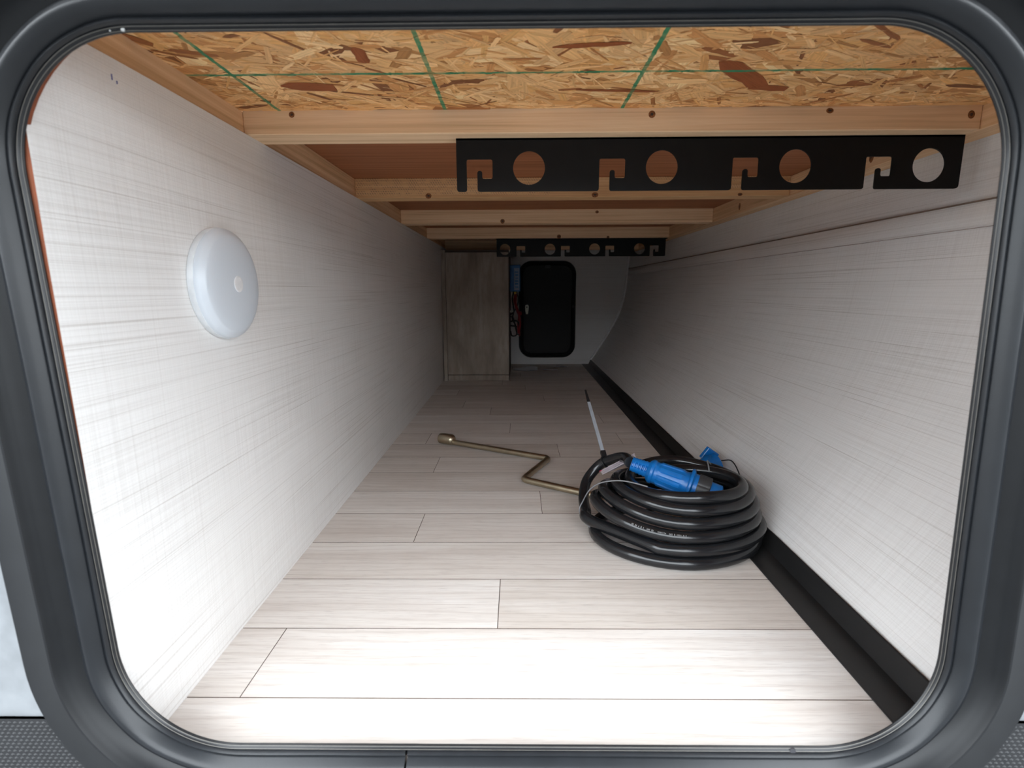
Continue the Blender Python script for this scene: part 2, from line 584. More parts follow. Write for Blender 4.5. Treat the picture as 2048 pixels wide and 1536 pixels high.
# unseen wall added behind the camera to block low daylight from the hatch
tag(mbox('wall_light_blocker', (-10, 10, -5.3, -5.0, -0.62, 1.0), plain('dull_light_blocker', (0.20, 0.20, 0.20, 1), 0.8)), 'dull grey unseen wall added outside to block low daylight', 'wall', kind='structure')

# floor: a dark base whose planks are pieces of their own
floor = mbox('floor', (XL - 0.02, 0.372, 0.336, Y_FAR + 0.02, -0.03, -0.0006), M_JOINT)
tag(floor, 'pale greige wood-look plank floor of the storage compartment', 'floor', kind='structure')
rng = random.Random(7)
joints = {0: [], 1: [-0.251], 2: [-0.0224], 3: [], 4: [-0.152], 5: [0.0398], 6: [0.262], 7: [-0.17], 8: [0.0928], 9: [-0.02 - 0.2, 0.25],
          10: [-0.0202], 11: [0.2362]}
ROW = 0.0968
for r in range(23):
    ya = 0.3062 + r * ROW
    yb = ya + ROW
    ya2, yb2 = max(ya, 0.338), min(yb, Y_FAR)
    if r in joints:
        js = joints[r]
    else:
        js = [rng.uniform(-0.25, 0.27)]
    xs = [-0.3015] + sorted(js) + [0.352]
    for a, b in zip(xs[:-1], xs[1:]):
        g = 0.00045
        bm = bmesh.new()
        box(bm, a + g, b - g, ya2 + 0.00055, yb2 - 0.00055, -0.0007, 0.0, bevel=0.0)
        bm.normal_update()
        box_uv(bm, 0)
        for f in bm.faces:
            f.material_index = 0 if f.normal.z > 0.5 else 1      # dark cut edges in the joints
        obj('plank', bm, M_VINYL, floor).data.materials.append(M_JOINT)

# left wall panel, leaning a hair, with its brown cut end towards the hatch
wl = panel_uv('wall_left', [(-0.2962, 0.5290), (-0.2963, 0.45), (-0.2964, 0.38), (-0.2965, 0.30), (-0.2972, 0.22), (-0.2980, 0.14), (-0.2992, -0.01)], 0, 0, 0.008, M_LINEN, None, 2,
              [0.3366 + 0.012 * k for k in range(12)] + [0.52, 0.60, Y_FAR + 0.01], M_LUAN_EDGE)
for v in wl.data.vertices:      # the panel flares out a touch where it meets the hatch
    k = min(max((v.co.z - 0.08) / 0.36, 0), 1)
    v.co.x -= 0.0055 * math.exp(-(v.co.y - 0.3366) / 0.045) * k * k * (3 - 2 * k)
tag(wl, 'off-white linen-print wall panel holding the round lamp', 'wall', kind='structure')
bm = bmesh.new()
box(bm, -0.2990, -0.2966, 0.4087, 0.4093, 0.5130, 0.5170)
obj('pen_mark', bm, M_INK, wl)
bm = bmesh.new()
box(bm, -0.2990, -0.2965, 0.4132, 0.4137, 0.5118, 0.5140)
obj('pen_mark', bm, M_INK, wl)

# right wall: flat panel above, bowed panel below, brown seam between
wr = thing('wall_right', 'linen-print wall bowing outwards from the black floor trim', 'wall', (0, 0, 0), kind='structure')
prof = [(0.3535, 0.004), (0.3585, 0.018), (0.375, 0.038), (0.4040, 0.082), (0.4345, 0.130), (0.4640, 0.182), (0.4885, 0.232), (0.5055, 0.282), (0.5165, 0.329), (0.5230, 0.375), (0.5272, 0.423), (0.5277, 0.428)]
sm = catmull([(a, 0, b) for a, b in prof], 4)
panel_uv('curved_panel', [(p.x, p.z) for p in sm], Y_NEAR, Y_FAR + 0.005, 0.004, M_LINEN, wr, 2, None, M_LUAN_EDGE)
panel_uv('lap_strip', [(0.5262, 0.4265), (0.5254, 0.429), (0.5290, 0.456), (0.5300, 0.4575)], Y_NEAR, Y_FAR + 0.005, 0.004, M_LINEN, wr, 2, None, M_LUAN_EDGE)
panel_uv('upper_panel', [(0.5335, 0.452), (0.5350, 0.530), (0.5355, 0.60)], Y_NEAR, Y_FAR + 0.005, 0.006, M_LINEN, wr, 2, None, M_LUAN_EDGE)
mbox('seam_bead', (0.5285, 0.5345, Y_NEAR, Y_FAR, 0.4570, 0.4590), M_SEAM, wr)

# far wall
def wall_xz(name, x0, x1, z0, z1, y0, y1, mat, parent=None):
    bm = bmesh.new()
    box(bm, x0, x1, y0, y1, z0, z1)
    bm.normal_update()
    box_uv(bm, 0)
    return obj(name, bm, mat, parent)
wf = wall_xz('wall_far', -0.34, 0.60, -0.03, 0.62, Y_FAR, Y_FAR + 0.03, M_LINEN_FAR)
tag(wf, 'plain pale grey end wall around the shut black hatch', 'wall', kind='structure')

# white cove bead following the bowed wall where it meets the end wall
bm = bmesh.new()
tube(bm, [(p.x - 0.004, Y_FAR - 0.002, p.z) for p in sm[5:]] + [(0.531, Y_FAR - 0.002, 0.50), (0.531, Y_FAR - 0.002, 0.56)], 0.006, 8)
tag(obj('trim_1', bm, M_COVE, None, True), 'white cove bead between bowed wall and end wall', 'trim', kind='structure')

# black L-shaped floor trim along the bowed wall
t2 = thing('trim_2', 'black vinyl angle trim along the foot of the bowed wall', 'trim', (0, 0, 0), kind='structure')
mbox('floor_flange', (0.3142, 0.3490, Y_NEAR, Y_FAR - 0.012, 0.0001, 0.0022), M_TRIM, t2, 0.0005)
bm = bmesh.new()
pf = [(0.3478, 0.0022), (0.3500, 0.0022), (0.3588, 0.0215), (0.3578, 0.0235), (0.3566, 0.0225)]
va = [bm.verts.new((x, Y_NEAR, z)) for x, z in pf]
vb = [bm.verts.new((x, Y_FAR - 0.012, z)) for x, z in pf]
for k in range(5):
    bm.faces.new((va[k], va[(k + 1) % 5], vb[(k + 1) % 5], vb[k]))
bm.faces.new(va); bm.faces.new(vb[::-1])
obj('upstand', bm, M_TRIM, t2)

# ceiling boards: strand board by the hatch, reddish plywood beyond the first joist
ce = thing('ceiling', 'underside of the bed deck, strand board then reddish plywood', 'ceiling', (0, 0, 0), kind='structure')
mbox('strand_board', (-0.34, 0.60, 0.325, 0.6035, 0.5538, 0.566), plain('strand_board_core', srgb(176, 126, 76), 0.7, 0.2), ce)
wood('plywood_deck', (-0.34, 0.60, 0.64, Y_FAR + 0.03, 0.5635, 0.572), 0, M_LUAN, ce, 0)
# the pressed flakes of the strand board
rng = random.Random(21)
V, Fc, UVs, COL = [], [], [], []
tones = [srgb(205, 158, 104), srgb(198, 148, 94), srgb(212, 168, 116), srgb(190, 138, 84), srgb(218, 178, 128), srgb(180, 126, 76), srgb(202, 152, 94), srgb(194, 150, 102), srgb(206, 160, 108), srgb(200, 154, 102)]
darks = [srgb(136, 84, 48), srgb(150, 98, 56), srgb(118, 74, 44), srgb(160, 112, 66)]
NFL = 4800
def flake(cx, cy, L, Wd, ang, z, col):
    ca, sa = math.cos(ang), math.sin(ang)
    ns = 6
    top, bot = [], []
    for k in range(ns + 1):
        s = -0.5 + k / ns
        e = 1.0 if 0 < k < ns else rng.uniform(0.15, 0.9)
        top.append((s * L + rng.uniform(-.03, .03) * L, Wd * 0.5 * e * rng.uniform(0.75, 1.1)))
        bot.append((s * L + rng.uniform(-.03, .03) * L, -Wd * 0.5 * e * rng.uniform(0.75, 1.1)))
    ring = top + bot[::-1]
    b0 = len(V)
    tx, ty = rng.uniform(-.012, .012), rng.uniform(-.012, .012)
    for a, b in ring:
        V.append((cx + a * ca - b * sa, cy + a * sa + b * ca, z + a * tx * 0.3 + b * ty * 0.3))
    Fc.append(tuple(range(b0, b0 + len(ring)))[::-1])
    ox, oy = rng.uniform(0, 9), rng.uniform(0, 9)
    for a, b in ring[::-1]:
        UVs.append((a + ox, b + oy))
        COL.append(col)
for i in range(NFL):
    u = i / NFL
    L = rng.uniform(0.03, 0.095) if u < 0.60 else rng.uniform(0.008, 0.046)
    Wd = L * rng.uniform(0.14, 0.36) if u < 0.60 else L * (rng.uniform(0.03, 0.12) if rng.random() < 0.6 else rng.uniform(0.12, 0.30))
    cx, cy = rng.uniform(-0.31, 0.56), rng.uniform(0.345, 0.600)
    ang = rng.gauss(0.30, 0.55) if rng.random() < 0.72 else rng.uniform(0, PI)
    col = rng.choice(darks) if rng.random() < (0.04 if u < 0.6 else 0.13) else rng.choice(tones)
    j = rng.uniform(1.30, 1.54)
    col = tuple(min(1, c * j) for c in col[:3]) + (1,)
    if cy + L * 0.5 * abs(math.sin(ang)) + 0.004 > 0.6025: cy = 0.598 - L * 0.5 * abs(math.sin(ang))
    flake(cx, cy, L, Wd, ang, 0.5536 - u * 0.0010, col)
for cx, cy, L, Wd, ang in ((0.208, 0.517, 0.085, 0.021, 0.78), (0.245, 0.548, 0.040, 0.014, 0.15), (0.10, 0.552, 0.085, 0.006, 0.08), (0.06, 0.455, 0.06, 0.008, -0.1), (-0.13, 0.47, 0.03, 0.012, 1.5), (-0.20, 0.535, 0.05, 0.02, 0.1)):
    flake(cx, cy, L, Wd, ang, 0.55255, srgb(150, 82, 44))
me = bpy.data.meshes.new('wood_flakes')
me.from_pydata(V, [], Fc)
uvl = me.uv_layers.new(name='UVMap')
uvl.data.foreach_set('uv', np.array(UVs, dtype=np.float32).ravel())
ca_ = me.color_attributes.new('flake', 'FLOAT_COLOR', 'CORNER')
ca_.data.foreach_set('color', np.array(COL, dtype=np.float32).ravel())
fl = link('wood_flakes', me, M_OSB, ce)
fl['kind'] = 'stuff'

# near side wall of the trailer with the hatch cut through it
HX0, HX1, HZ0, HZ1, HR = -0.300, 0.300, 0.0205, 0.5110, 0.080
DOOR_SWING = 97.0   # degrees open from shut
LEAN = 0.030        # the frame sits a little out of square
wn = thing('wall_front', 'pale trailer side wall outside around the black hatch frame', 'wall', (0, 0, 0), kind='structure')
def slab_with_hole(name, loop, outer, y0, y1, mat, parent):
    """Rectangular slab in x-z with a rounded hole (loop), y0 the side towards the camera."""
    bm = bmesh.new()
    x0, x1, z0, z1 = outer
    cxm, czm = (HX0 + HX1) / 2, (HZ0 + HZ1) / 2
    inn, out = [], []
    for x, z, nx, nz in loop:
        dx, dz = x - cxm, z - czm
        ts = []
        if dx > 1e-9: ts.append((x1 - cxm) / dx)
        if dx < -1e-9: ts.append((x0 - cxm) / dx)
        if dz > 1e-9: ts.append((z1 - czm) / dz)
        if dz < -1e-9: ts.append((z0 - czm) / dz)
        t = min(ts)
        inn.append((x, z)); out.append((cxm + dx * t, czm + dz * t))
    n = len(inn)
    R_ = [[bm.verts.new((a, y, b)) for a, b in ring] for ring, y in ((inn, y0), (out, y0), (out, y1), (inn, y1))]
    for i in range(n):
        j = (i + 1) % n
        for k in range(4):
            a, b = R_[k], R_[(k + 1) % 4]
            bm.faces.new((a[i], a[j], b[j], b[i]))
    return obj(name, bm, mat, parent)
hole = rrect(HX0 - 0.040, HX1 + 0.040, HZ0 - 0.040, HZ1 + 0.040, (HR + .040,) * 4, 16, lean=LEAN)
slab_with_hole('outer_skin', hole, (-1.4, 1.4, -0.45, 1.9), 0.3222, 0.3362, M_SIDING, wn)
skin = rrect(-0.3040, 0.312, -0.006, 0.5205, (0.080, 0.085, 0.085, 0.098), 16, lean=LEAN)
slab_with_hole('inner_skin', skin, (-0.38, 0.62, -0.05, 0.62), 0.3366, 0.3400, M_LUAN_EDGE, wn)
# black textured guard on the lower side wall, in two pieces either side of the frame and below it
gh = rrect(HX0 - 0.046, HX1 + 0.046, HZ0 - 0.046, HZ1 + 0.046, (HR + .046,) * 4, 16, lean=LEAN)
rg = slab_with_hole('rock_guard', gh, (-0.70, 0.70, -0.45, 0.9), 0.3196, 0.3222, M_GUARD, wn)
bm = bmesh.new()
bm.from_mesh(rg.data)
cut = bmesh.ops.bisect_plane(bm, geom=bm.verts[:] + bm.edges[:] + bm.faces[:], plane_co=(0, 0, 0.056), plane_no=(0, 0, 1), clear_outer=True)
bm.to_mesh(rg.data)
bm.free()
# its small raised lozenges
V, Fc = [], []
px, pz = 0.0042, 0.0030
for side in (-1, 1):
    for i in range(34):
        for j in range(30):
            x = side * (0.260 + i * px + (j % 2) * px / 2)
            z = 0.053 - j * pz
            ex = 0.300 + 0.048
            qx, qz = abs(x + LEAN * (z - 0.266)) - (ex - 0.128), (HZ0 - 0.048 + 0.128) - z
            if (math.hypot(max(qx, 0), max(qz, 0)) if qz > 0 else qx) < 0.128:
                continue
            b0 = len(V)
            V += [(x - 0.0019, 0.3197, z), (x, 0.3197, z - 0.0013), (x + 0.0019, 0.3197, z), (x, 0.3197, z + 0.0013), (x, 0.3187, z + 0.0002)]
            Fc += [(b0, b0 + 1, b0 + 4), (b0 + 1, b0 + 2, b0 + 4), (b0 + 2, b0 + 3, b0 + 4), (b0 + 3, b0, b0 + 4)]
me = bpy.data.meshes.new('raised_lozenges')
me.from_pydata(V, [], Fc)
lz = link('raised_lozenges', me, M_GUARD, rg)
lz['kind'] = 'stuff'

# ------------------------------------------------------------------ hatch frame round the opening
hf = thing('hatch_frame', 'black hatch frame with thick rubber seal framing the compartment opening', 'frame', (0, 0.32, 0.0))
loop = rrect(HX0, HX1, HZ0, HZ1, (HR,) * 4, 22, start=-0.0920, lean=LEAN)
bm = bmesh.new()
sweep(bm, loop, [(0.010, 0.3372), (0.0003, 0.3362), (0.0, 0.3354), (0.0006, 0.3340), (0.0011, 0.3346), (0.0019, 0.3340), (0.0023, 0.3330), (0.0029, 0.3330), (0.0036, 0.3345), (0.010, 0.3360)], True)
lip = obj('inner_lip', bm, M_LIP, hf, True, 40)
for u, y in ((0.00058, 0.33394), (0.0024, 0.33294)):
    bm = bmesh.new()
    sweep(bm, loop, [(u - 0.00022, y + .0001), (u, y - 0.00016), (u + 0.00022, y + .0001)], True)
    obj('lip_bead', bm, M_LIPLINE, lip, True, 60)
rw = random.Random(3)
wphase = [rw.uniform(0, 6) for _ in range(8)]
def wob(i, j):
    return 0.00022 * math.sin(i * 0.31 + wphase[0]) + 0.00018 * math.sin(i * 0.83 + wphase[1] + j * 0.4)
bm = bmesh.new()
sweep(bm, loop, [(0.0032, 0.3350), (0.0032, 0.3318), (0.0044, 0.3300), (0.0056, 0.3302), (0.0066, 0.3314), (0.0076, 0.3294), (0.0096, 0.3262), (0.0116, 0.3238), (0.0136, 0.3228), (0.0150, 0.3232), (0.0160, 0.3240), (0.0172, 0.3241), (0.0186, 0.3256), (0.0198, 0.3285), (0.0202, 0.3340), (0.012, 0.3365)], True, 0.0016, wob)
obj('bulb_seal', bm, M_RUBBER, hf, True, 60)
bm = bmesh.new()
sweep(bm, loop, [(0.0185, 0.3375), (0.0205, 0.3345), (0.0230, 0.3325), (0.0275, 0.3300), (0.0310, 0.3245), (0.0325, 0.3196), (0.0334, 0.3172), (0.0344, 0.3168), (0.0352, 0.3180), (0.0360, 0.3184), (0.0535, 0.3180), (0.0552, 0.3192), (0.0556, 0.3222)], False)
obj('outer_flange', bm, M_FLANGE, hf, True, 35)
# unseen hatch door, added above the frame and swung to shade the daylight
bm = bmesh.new()
lpd = rrect(-0.335, 0.335, -0.55, 0.0, (0.09,) * 4, 10)
fa = [bm.verts.new((x, -0.012, z)) for x, z, _, _ in lpd]
fb = [bm.verts.new((x, 0.012, z)) for x, z, _, _ in lpd]
n = len(fa)
for k in range(n):
    bm.faces.new((fa[k], fa[(k + 1) % n], fb[(k + 1) % n], fb[k]))
bm.faces.new(fa[::-1]); bm.faces.new(fb)
bmesh.ops.transform(bm, matrix=Matrix.Translation((0, 0.300, 0.578)) @ Matrix.Rotation(math.radians(-DOOR_SWING), 4, 'X'), verts=bm.verts)
obj('unseen_shade_door', bm, M_DOORPANEL, hf)
# small screws in the lip and dried flecks
for x in (0.206,):
    bm = bmesh.new()
    disc(bm, (x, 0.3336, HZ0 - 0.0022), (0, -1, 0.25), 0.0024, 0.0008, 12)
    obj('screw', bm, M_SCREW, hf)
for x, w in ((-0.2405, 0.0009), (-0.2335, 0.0022)):
    bm = bmesh.new()
    box(bm, x, x + w, 0.3338, 0.3360, HZ1 + 0.0002, HZ1 + 0.0045, 0.0002)
    obj('paint_fleck', bm, M_FLECK, hf)

# ------------------------------------------------------------------ far hatch door
d1 = thing('door_1', 'shut black hatch door with rounded frame in the end wall', 'door', (0.143, Y_FAR, 0.03), kind='structure')
lp2 = rrect(0.029, 0.259, 0.055, 0.474, (0.040,) * 4, 12)
bm = bmesh.new()
sweep(bm, lp2, [(0.0, Y_FAR), (0.0, Y_FAR - 0.012), (0.004, Y_FAR - 0.018), (0.008, Y_FAR - 0.014), (0.013, Y_FAR - 0.020), (0.019, Y_FAR - 0.018), (0.022, Y_FAR - 0.008), (0.0225, Y_FAR)], True)
obj('door_frame', bm, M_FLANGE, d1, True, 40)
bm = bmesh.new()
vs = [bm.verts.new((x, Y_FAR - 0.006, z)) for x, z, _, _ in lp2]
bm.faces.new(vs)
obj('door_panel', bm, M_DOORPANEL, d1)
bm = bmesh.new()
pts = [(-0.0055, 0.022), (0.0055, 0.022), (0.0085, 0.015), (0.008, 0.0), (0.0045, -0.022), (-0.0045, -0.022), (-0.008, -0.004), (-0.0085, 0.015)]
fa = [bm.verts.new((0.0455 + x, Y_FAR - 0.034, 0.268 + z)) for x, z in pts]
fb = [bm.verts.new((0.0455 + x, Y_FAR - 0.028, 0.268 + z)) for x, z in pts]
for k in range(8):
    bm.faces.new((fa[k], fa[(k + 1) % 8], fb[(k + 1) % 8], fb[k]))
bm.faces.new(fa); bm.faces.new(fb[::-1])
lt = obj('latch_lever', bm, M_CREAM, d1)
bm = bmesh.new()
disc(bm, (0.0455, Y_FAR - 0.0342, 0.279), (0, -1, 0), 0.0030, 0.0012, 10)
obj('pivot', bm, M_BLACKPL, lt)
bm = bmesh.new()
tube(bm, [(0.0455, Y_FAR - 0.006, 0.279), (0.0455, Y_FAR - 0.029, 0.279)], 0.005, 10)
obj('latch_barrel', bm, M_BLACKPL, d1)
mbox('catch_plate', (0.132, 0.158, Y_FAR - 0.018, Y_FAR - 0.010, 0.462, 0.476), M_BLACKPL, d1, 0.001)
mbox('hinge_tab', (0.262, 0.274, Y_FAR - 0.026, Y_FAR - 0.014, 0.276, 0.286), M_BLACKPL, d1, 0.001)

# ================================================================== timber framing
def knot(parent, c, n, r, squash=1.0):
    bm = bmesh.new()
    disc(bm, Vector(c) - Vector(n) * 0.0005, n, r * 1.25, 0.0007, 14, squash)
    kn_ = obj('knot', bm, M_KNOT, parent)
    bm = bmesh.new()
    disc(bm, Vector(c) + Vector(n) * 0.0001, n, r * 0.5, 0.0003, 10, squash)
    obj('knot_heart', bm, M_LAMEDGE, kn_)

JX0, JX1 = -0.3000, 0.5015
def joist(y0, y1, z0, z1, label, mat=M_PINE, knots=(), x0=JX0, x1=JX1):
    o = wood('ceiling_joist', (x0, x1, y0, y1, z0, z1), 0, mat)
    tag(o, label, 'joist', 'pine cross joists under the bed deck')
    for x, z, r, q in knots:
        knot(o, (x, y0, z), (0, -1, 0), r, q)
    return o
joist(0.6035, 0.6420, 0.5290, 0.5665, 'clean pine joist bordering the strand board, black rack hung under it',
      knots=((-0.2459, 0.5494, 0.0028, 1), (0.1465, 0.5468, 0.0034, 1), (0.338, 0.5490, 0.0036, 0.7), (0.4901, 0.5440, 0.0034, 1.1)))
joist(1.0000, 1.0380, 0.5290, 0.5635, 'pine joist with a grey mill stamp, second from the hatch', M_PINE_STAMP,
      knots=((-0.1642, 0.5325, 0.005, 0.8), (0.1439, 0.5325, 0.0055, 0.7), (0.4107, 0.5315, 0.004, 0.6)))
joist(1.3800, 1.4180, 0.5290, 0.5635, 'unstamped pine joist between the stamped joist and the rack-bearing far joist',
      knots=((-0.0377, 0.5345, 0.005, 1), (0.2048, 0.5560, 0.004, 0.8)))
joist(1.7650, 1.8030, 0.5290, 0.5635, 'pine joist carrying the smaller-looking black rack deep inside',
      knots=((0.1383, 0.5335, 0.006, 0.9), (0.3002, 0.5310, 0.004, 0.8)))
joist(2.2000, 2.2380, 0.5240, 0.5635, 'dim pine joist over the greige end cabinet, farthest from the hatch')
rl = wood('side_rail', (JX0 - 0.036, JX0, 0.3430, Y_FAR, 0.5290, 0.5538), 1, M_PINE_RAIL)
tag(rl, 'long pine rail on top of the wall with the round lamp', 'rail', 'pine rails carrying the joists')
# the wall panel stands in front of the rail's lower edge only: rail sits on the panel line
rr = wood('side_rail', (JX1 + 0.0004, 0.5336, 0.3430, Y_FAR, 0.5285, 0.5538), 1, M_PINE_RAIL)
tag(rr, 'long pine rail on top of the bowed wall', 'rail', 'pine rails carrying the joists')
for y in (0.78, 1.22):
    knot(rr, (JX1, y, 0.543), (-1, 0, 0), 0.004, 1.6)
# blocking above the rails behind the first joist (the deck steps up there)
for x0, x1 in ((JX0 - 0.036, JX0), (JX1 + 0.0004, 0.5336)):
    par = rl if x0 < 0 else rr
    wood('packing_strip', (x0, x1, 0.642, Y_FAR, 0.5538, 0.5635), 1, M_PINE_RAIL, par)

# ------------------------------------------------------------------ hook racks (perforated black steel angle)
def rack(y, x0, x1, z0, z1, circles, stems, zc, flange, label, skew=0.0):
    root = thing('hook_rack', label, 'rack', ((x0 + x1) / 2, y, z1), 'black slotted racks under the joists')
    cu = bpy.data.curves.new('rack_outline', 'CURVE')
    cu.dimensions = '2D'
    cu.fill_mode = 'BOTH'
    cu.extrude = 0.001
    def spline(pts):
        sp = cu.splines.new('POLY')
        sp.points.add(len(pts) - 1)
        for p, q in zip(sp.points, pts):
            p.co = (q[0], q[1], 0, 1)
        sp.use_cyclic_u = True
    def rnd(pts):
        """pts: (x, z, r); returns the polyline with rounded corners."""
        out = []
        n = len(pts)
        for i in range(n):
            a = Vector(pts[i - 1][:2]); b = Vector(pts[i][:2]); c = Vector(pts[(i + 1) % n][:2])
            r = pts[i][2]
            if r <= 0:
                out.append(b); continue
            u = (a - b).normalized(); v = (c - b).normalized()
            p, q = b + u * r, b + v * r
            for k in range(5):
                t = k / 4
                out.append(p * (1 - t) ** 2 + b * 2 * t * (1 - t) + q * t * t)
        return out
    P = [(x0, z0, .003)]
    for s in stems:      # notch: stem, top bar, pocket, tongue
        P += [(s, z0, .0028), (s, z0 + 0.0350, .0025), (s + 0.0295, z0 + 0.0350, .0025), (s + 0.0295, z0 + 0.0138, .0025),
              (s + 0.0177, z0 + 0.0138, .0022), (s + 0.0177, z0 + 0.0225, .0027), (s + 0.0121, z0 + 0.0225, .0027), (s + 0.0121, z0, .0028)]
    P += [(x1, z0, .004), (x1, z1, .003), (x0, z1, .001)]
    spline([(p.x, p.y) for p in rnd(P)])
    for c in circles:
        spline([(c + 0.0182 * math.cos(2 * PI * k / 40), zc + 0.0182 * math.sin(2 * PI * k / 40)) for k in range(40)])
    tmp = bpy.data.objects.new('rack_outline', cu)
    C.objects.link(tmp)
    bpy.context.view_layer.update()
    dg = bpy.context.evaluated_depsgraph_get()
    me = bpy.data.meshes.new_from_object(tmp.evaluated_get(dg))
    bpy.data.objects.remove(tmp, do_unlink=True)
    bpy.data.curves.remove(cu)
    for v in me.vertices:
        x, z, e = v.co
        v.co = (x, y + 0.001 + e, z)
    me.materials.clear()
    link('hook_plate', me, M_STEEL, root)
    fy0, fy1 = (y, y + flange) if flange > 0 else (y + flange, y)
    mbox('fixing_flange', (x0, x1, fy0, fy1, z1 - 0.002, z1), M_STEEL, root)
    return root
rack(0.622, -0.069, 0.502, 0.4715, 0.5288, (0.0137, 0.1648, 0.3157, 0.4657), (-0.0575, 0.0937, 0.2446, 0.3946), 0.4968, 0.0195,
     'long black slotted steel rack close inside the hatch')
rack(1.800, -0.070, 0.501, 0.4710, 0.5288, (-0.0415, 0.1111, 0.2620, 0.4135), (-0.0024, 0.1482, 0.2985, 0.4484), 0.4955, -0.0195,
     'distant black slotted steel rack above the shut black hatch')

# ================================================================== lamp on the left wall
LY, LZ, LR = 0.521, 0.367, 0.0545
lamp = thing('wall_lamp', 'round frosted white lamp on the left wall panel', 'lamp', (-0.2965, LY, LZ))
A, B = (-0.2963, LY, LZ), (-0.2, LY, LZ)
bm = bmesh.new()
lathe(bm, A, B, [(0.0, LR - 0.001), (0.004, LR), (0.0060, LR - 0.0005), (0.0062, LR - 0.004)], 64)
obj('lamp_base', bm, M_BASEW, lamp, True, 30)
bm = bmesh.new()
pr = [(0.0055, LR - 0.0012), (0.0085, LR - 0.0010), (0.0110, LR - 0.0024), (0.0128, LR - 0.0055)]
for k in range(1, 9):
    a = k / 9
    pr.append((0.0128 + 0.0052 * math.sin(a * PI / 2), (LR - 0.0055) * math.cos(a * PI / 2) ** 0.9))
pr.append((0.0180, 0.0006))
lathe(bm, A, B, pr, 64)
obj('frosted_lens', bm, M_FROST, lamp, True, 40)
bm = bmesh.new()
lathe(bm, (A[0] + 0.0174, LY, LZ), B, [(0.0, 0.0080), (0.0010, 0.0079), (0.0013, 0.0068), (0.0012, 0.0058), (0.0012, 0.0005)], 32)
obj('touch_button', bm, M_LENSBTN, lamp, True, 40)

# ================================================================== end cabinet
CBY = 2.050
cab = thing('utility_cabinet', 'greige laminate boxed-in cabinet in the far corner', 'cabinet', (-0.165, CBY, 0.0))
mbox('front_panel', (-0.2795, -0.0345, CBY, CBY + 0.012, 0.0240, 0.5040), M_LAM, cab, 0.0006)
mbox('corner_stile', (-0.2950, -0.2802, CBY - 0.006, CBY + 0.012, 0.0004, 0.5140), M_LAM, cab, 0.0006)
mbox('kick_strip', (-0.2795, -0.0345, CBY - 0.002, CBY + 0.012, 0.0004, 0.0228), M_LAM, cab, 0.0006)
mbox('side_panel', (-0.0345, -0.0325, CBY + 0.0005, Y_FAR - 0.001, 0.0004, 0.5040), M_LAMEDGE, cab)
mbox('top_board', (-0.2950, -0.0330, CBY + 0.002, Y_FAR - 0.001, 0.5045, 0.5130), M_LAMEDGE, cab)

# ------------------------------------------------------------------ blue controller on the cabinet side
cb = thing('charge_controller', 'blue electrical box mounted on the side of the greige cabinet', 'controller', (-0.0325, 2.27, 0.405))
mbox('controller_case', (-0.0322, 0.0125, 2.240, 2.300, 0.3530, 0.4640), M_CTRL, cb, 0.002)
mbox('case_rim', (-0.0322, 0.0135, 2.243, 2.250, 0.4625, 0.4660), M_BLACKPL, cb)
mbox('case_label', (-0.0140, 0.0090, 2.2392, 2.2402, 0.3590, 0.4520), M_CTRLLBL, cb)
rng = random.Random(9)
for k in range(6):      # unreadable print on the label
    z = 0.37 + k * 0.0125
    mbox('printed_mark', (-0.0085 + rng.uniform(-.002, .002), 0.004, 2.2388, 2.2393, z, z + rng.uniform(0.003, 0.007)), M_CTRL, cb)
mbox('terminal', (-0.0145, -0.0045, 2.246, 2.258, 0.3420, 0.3530), M_YEL, cb, 0.001)

# ------------------------------------------------------------------ wiring
wh = thing('wiring_harness', 'tangle of red and black wires hanging below the blue electrical box', 'wiring', (-0.01, 2.27, 0.20))
def wire(pts, r, mat, name='wire'):
    bm = bmesh.new()
    tube(bm, catmull(pts, 8), r, 8)
    return obj(name, bm, mat, wh, True)
wire([(-0.009, 2.254, 0.342), (-0.012, 2.26, 0.315), (-0.007, 2.27, 0.285), (0.002, 2.27, 0.262), (0.010, 2.27, 0.24), (0.012, 2.27, 0.215), (0.008, 2.28, 0.185), (0.009, 2.30, 0.160)], 0.0040, M_RED)
wire([(-0.004, 2.256, 0.342), (-0.006, 2.262, 0.30), (0.004, 2.275, 0.27), (0.006, 2.28, 0.24), (0.002, 2.28, 0.21), (0.004, 2.28, 0.17)], 0.0035, M_RED)
wire([(-0.016, 2.262, 0.353), (-0.022, 2.27, 0.32), (-0.015, 2.28, 0.27), (-0.022, 2.28, 0.235), (-0.008, 2.29, 0.205), (-0.004, 2.29, 0.165), (-0.024, 2.29, 0.160), (-0.031, 2.30, 0.180)], 0.0030, M_BLACKPL)
wire([(-0.003, 2.266, 0.353), (0.004, 2.27, 0.32), (-0.004, 2.27, 0.285), (-0.020, 2.27, 0.262), (-0.030, 2.28, 0.255)], 0.0030, M_BLACKPL)
wire([(-0.030, 2.26, 0.225), (-0.012, 2.27, 0.228), (0.002, 2.27, 0.222), (0.006, 2.28, 0.20), (-0.012, 2.28, 0.203), (-0.031, 2.28, 0.206)], 0.0034, M_BLACKPL)
wire([(-0.030, 2.27, 0.245), (-0.018, 2.26, 0.240), (-0.010, 2.27, 0.205), (-0.002, 2.28, 0.170), (0.010, 2.28, 0.165)], 0.0026, M_BLACKPL)
wire([(-0.031, 2.255, 0.268), (-0.026, 2.25, 0.270), (-0.018, 2.25, 0.269)], 0.0040, M_CREAM, 'white_connector')
bm = bmesh.new()
lathe(bm, (0.012, 2.262, 0.252), (0.012, 2.262, 0.30), [(0, 0.006), (0.004, 0.0075), (0.012, 0.0075), (0.016, 0.005)], 12)
obj('red_terminal_cap', bm, M_RED, wh, True, 40)

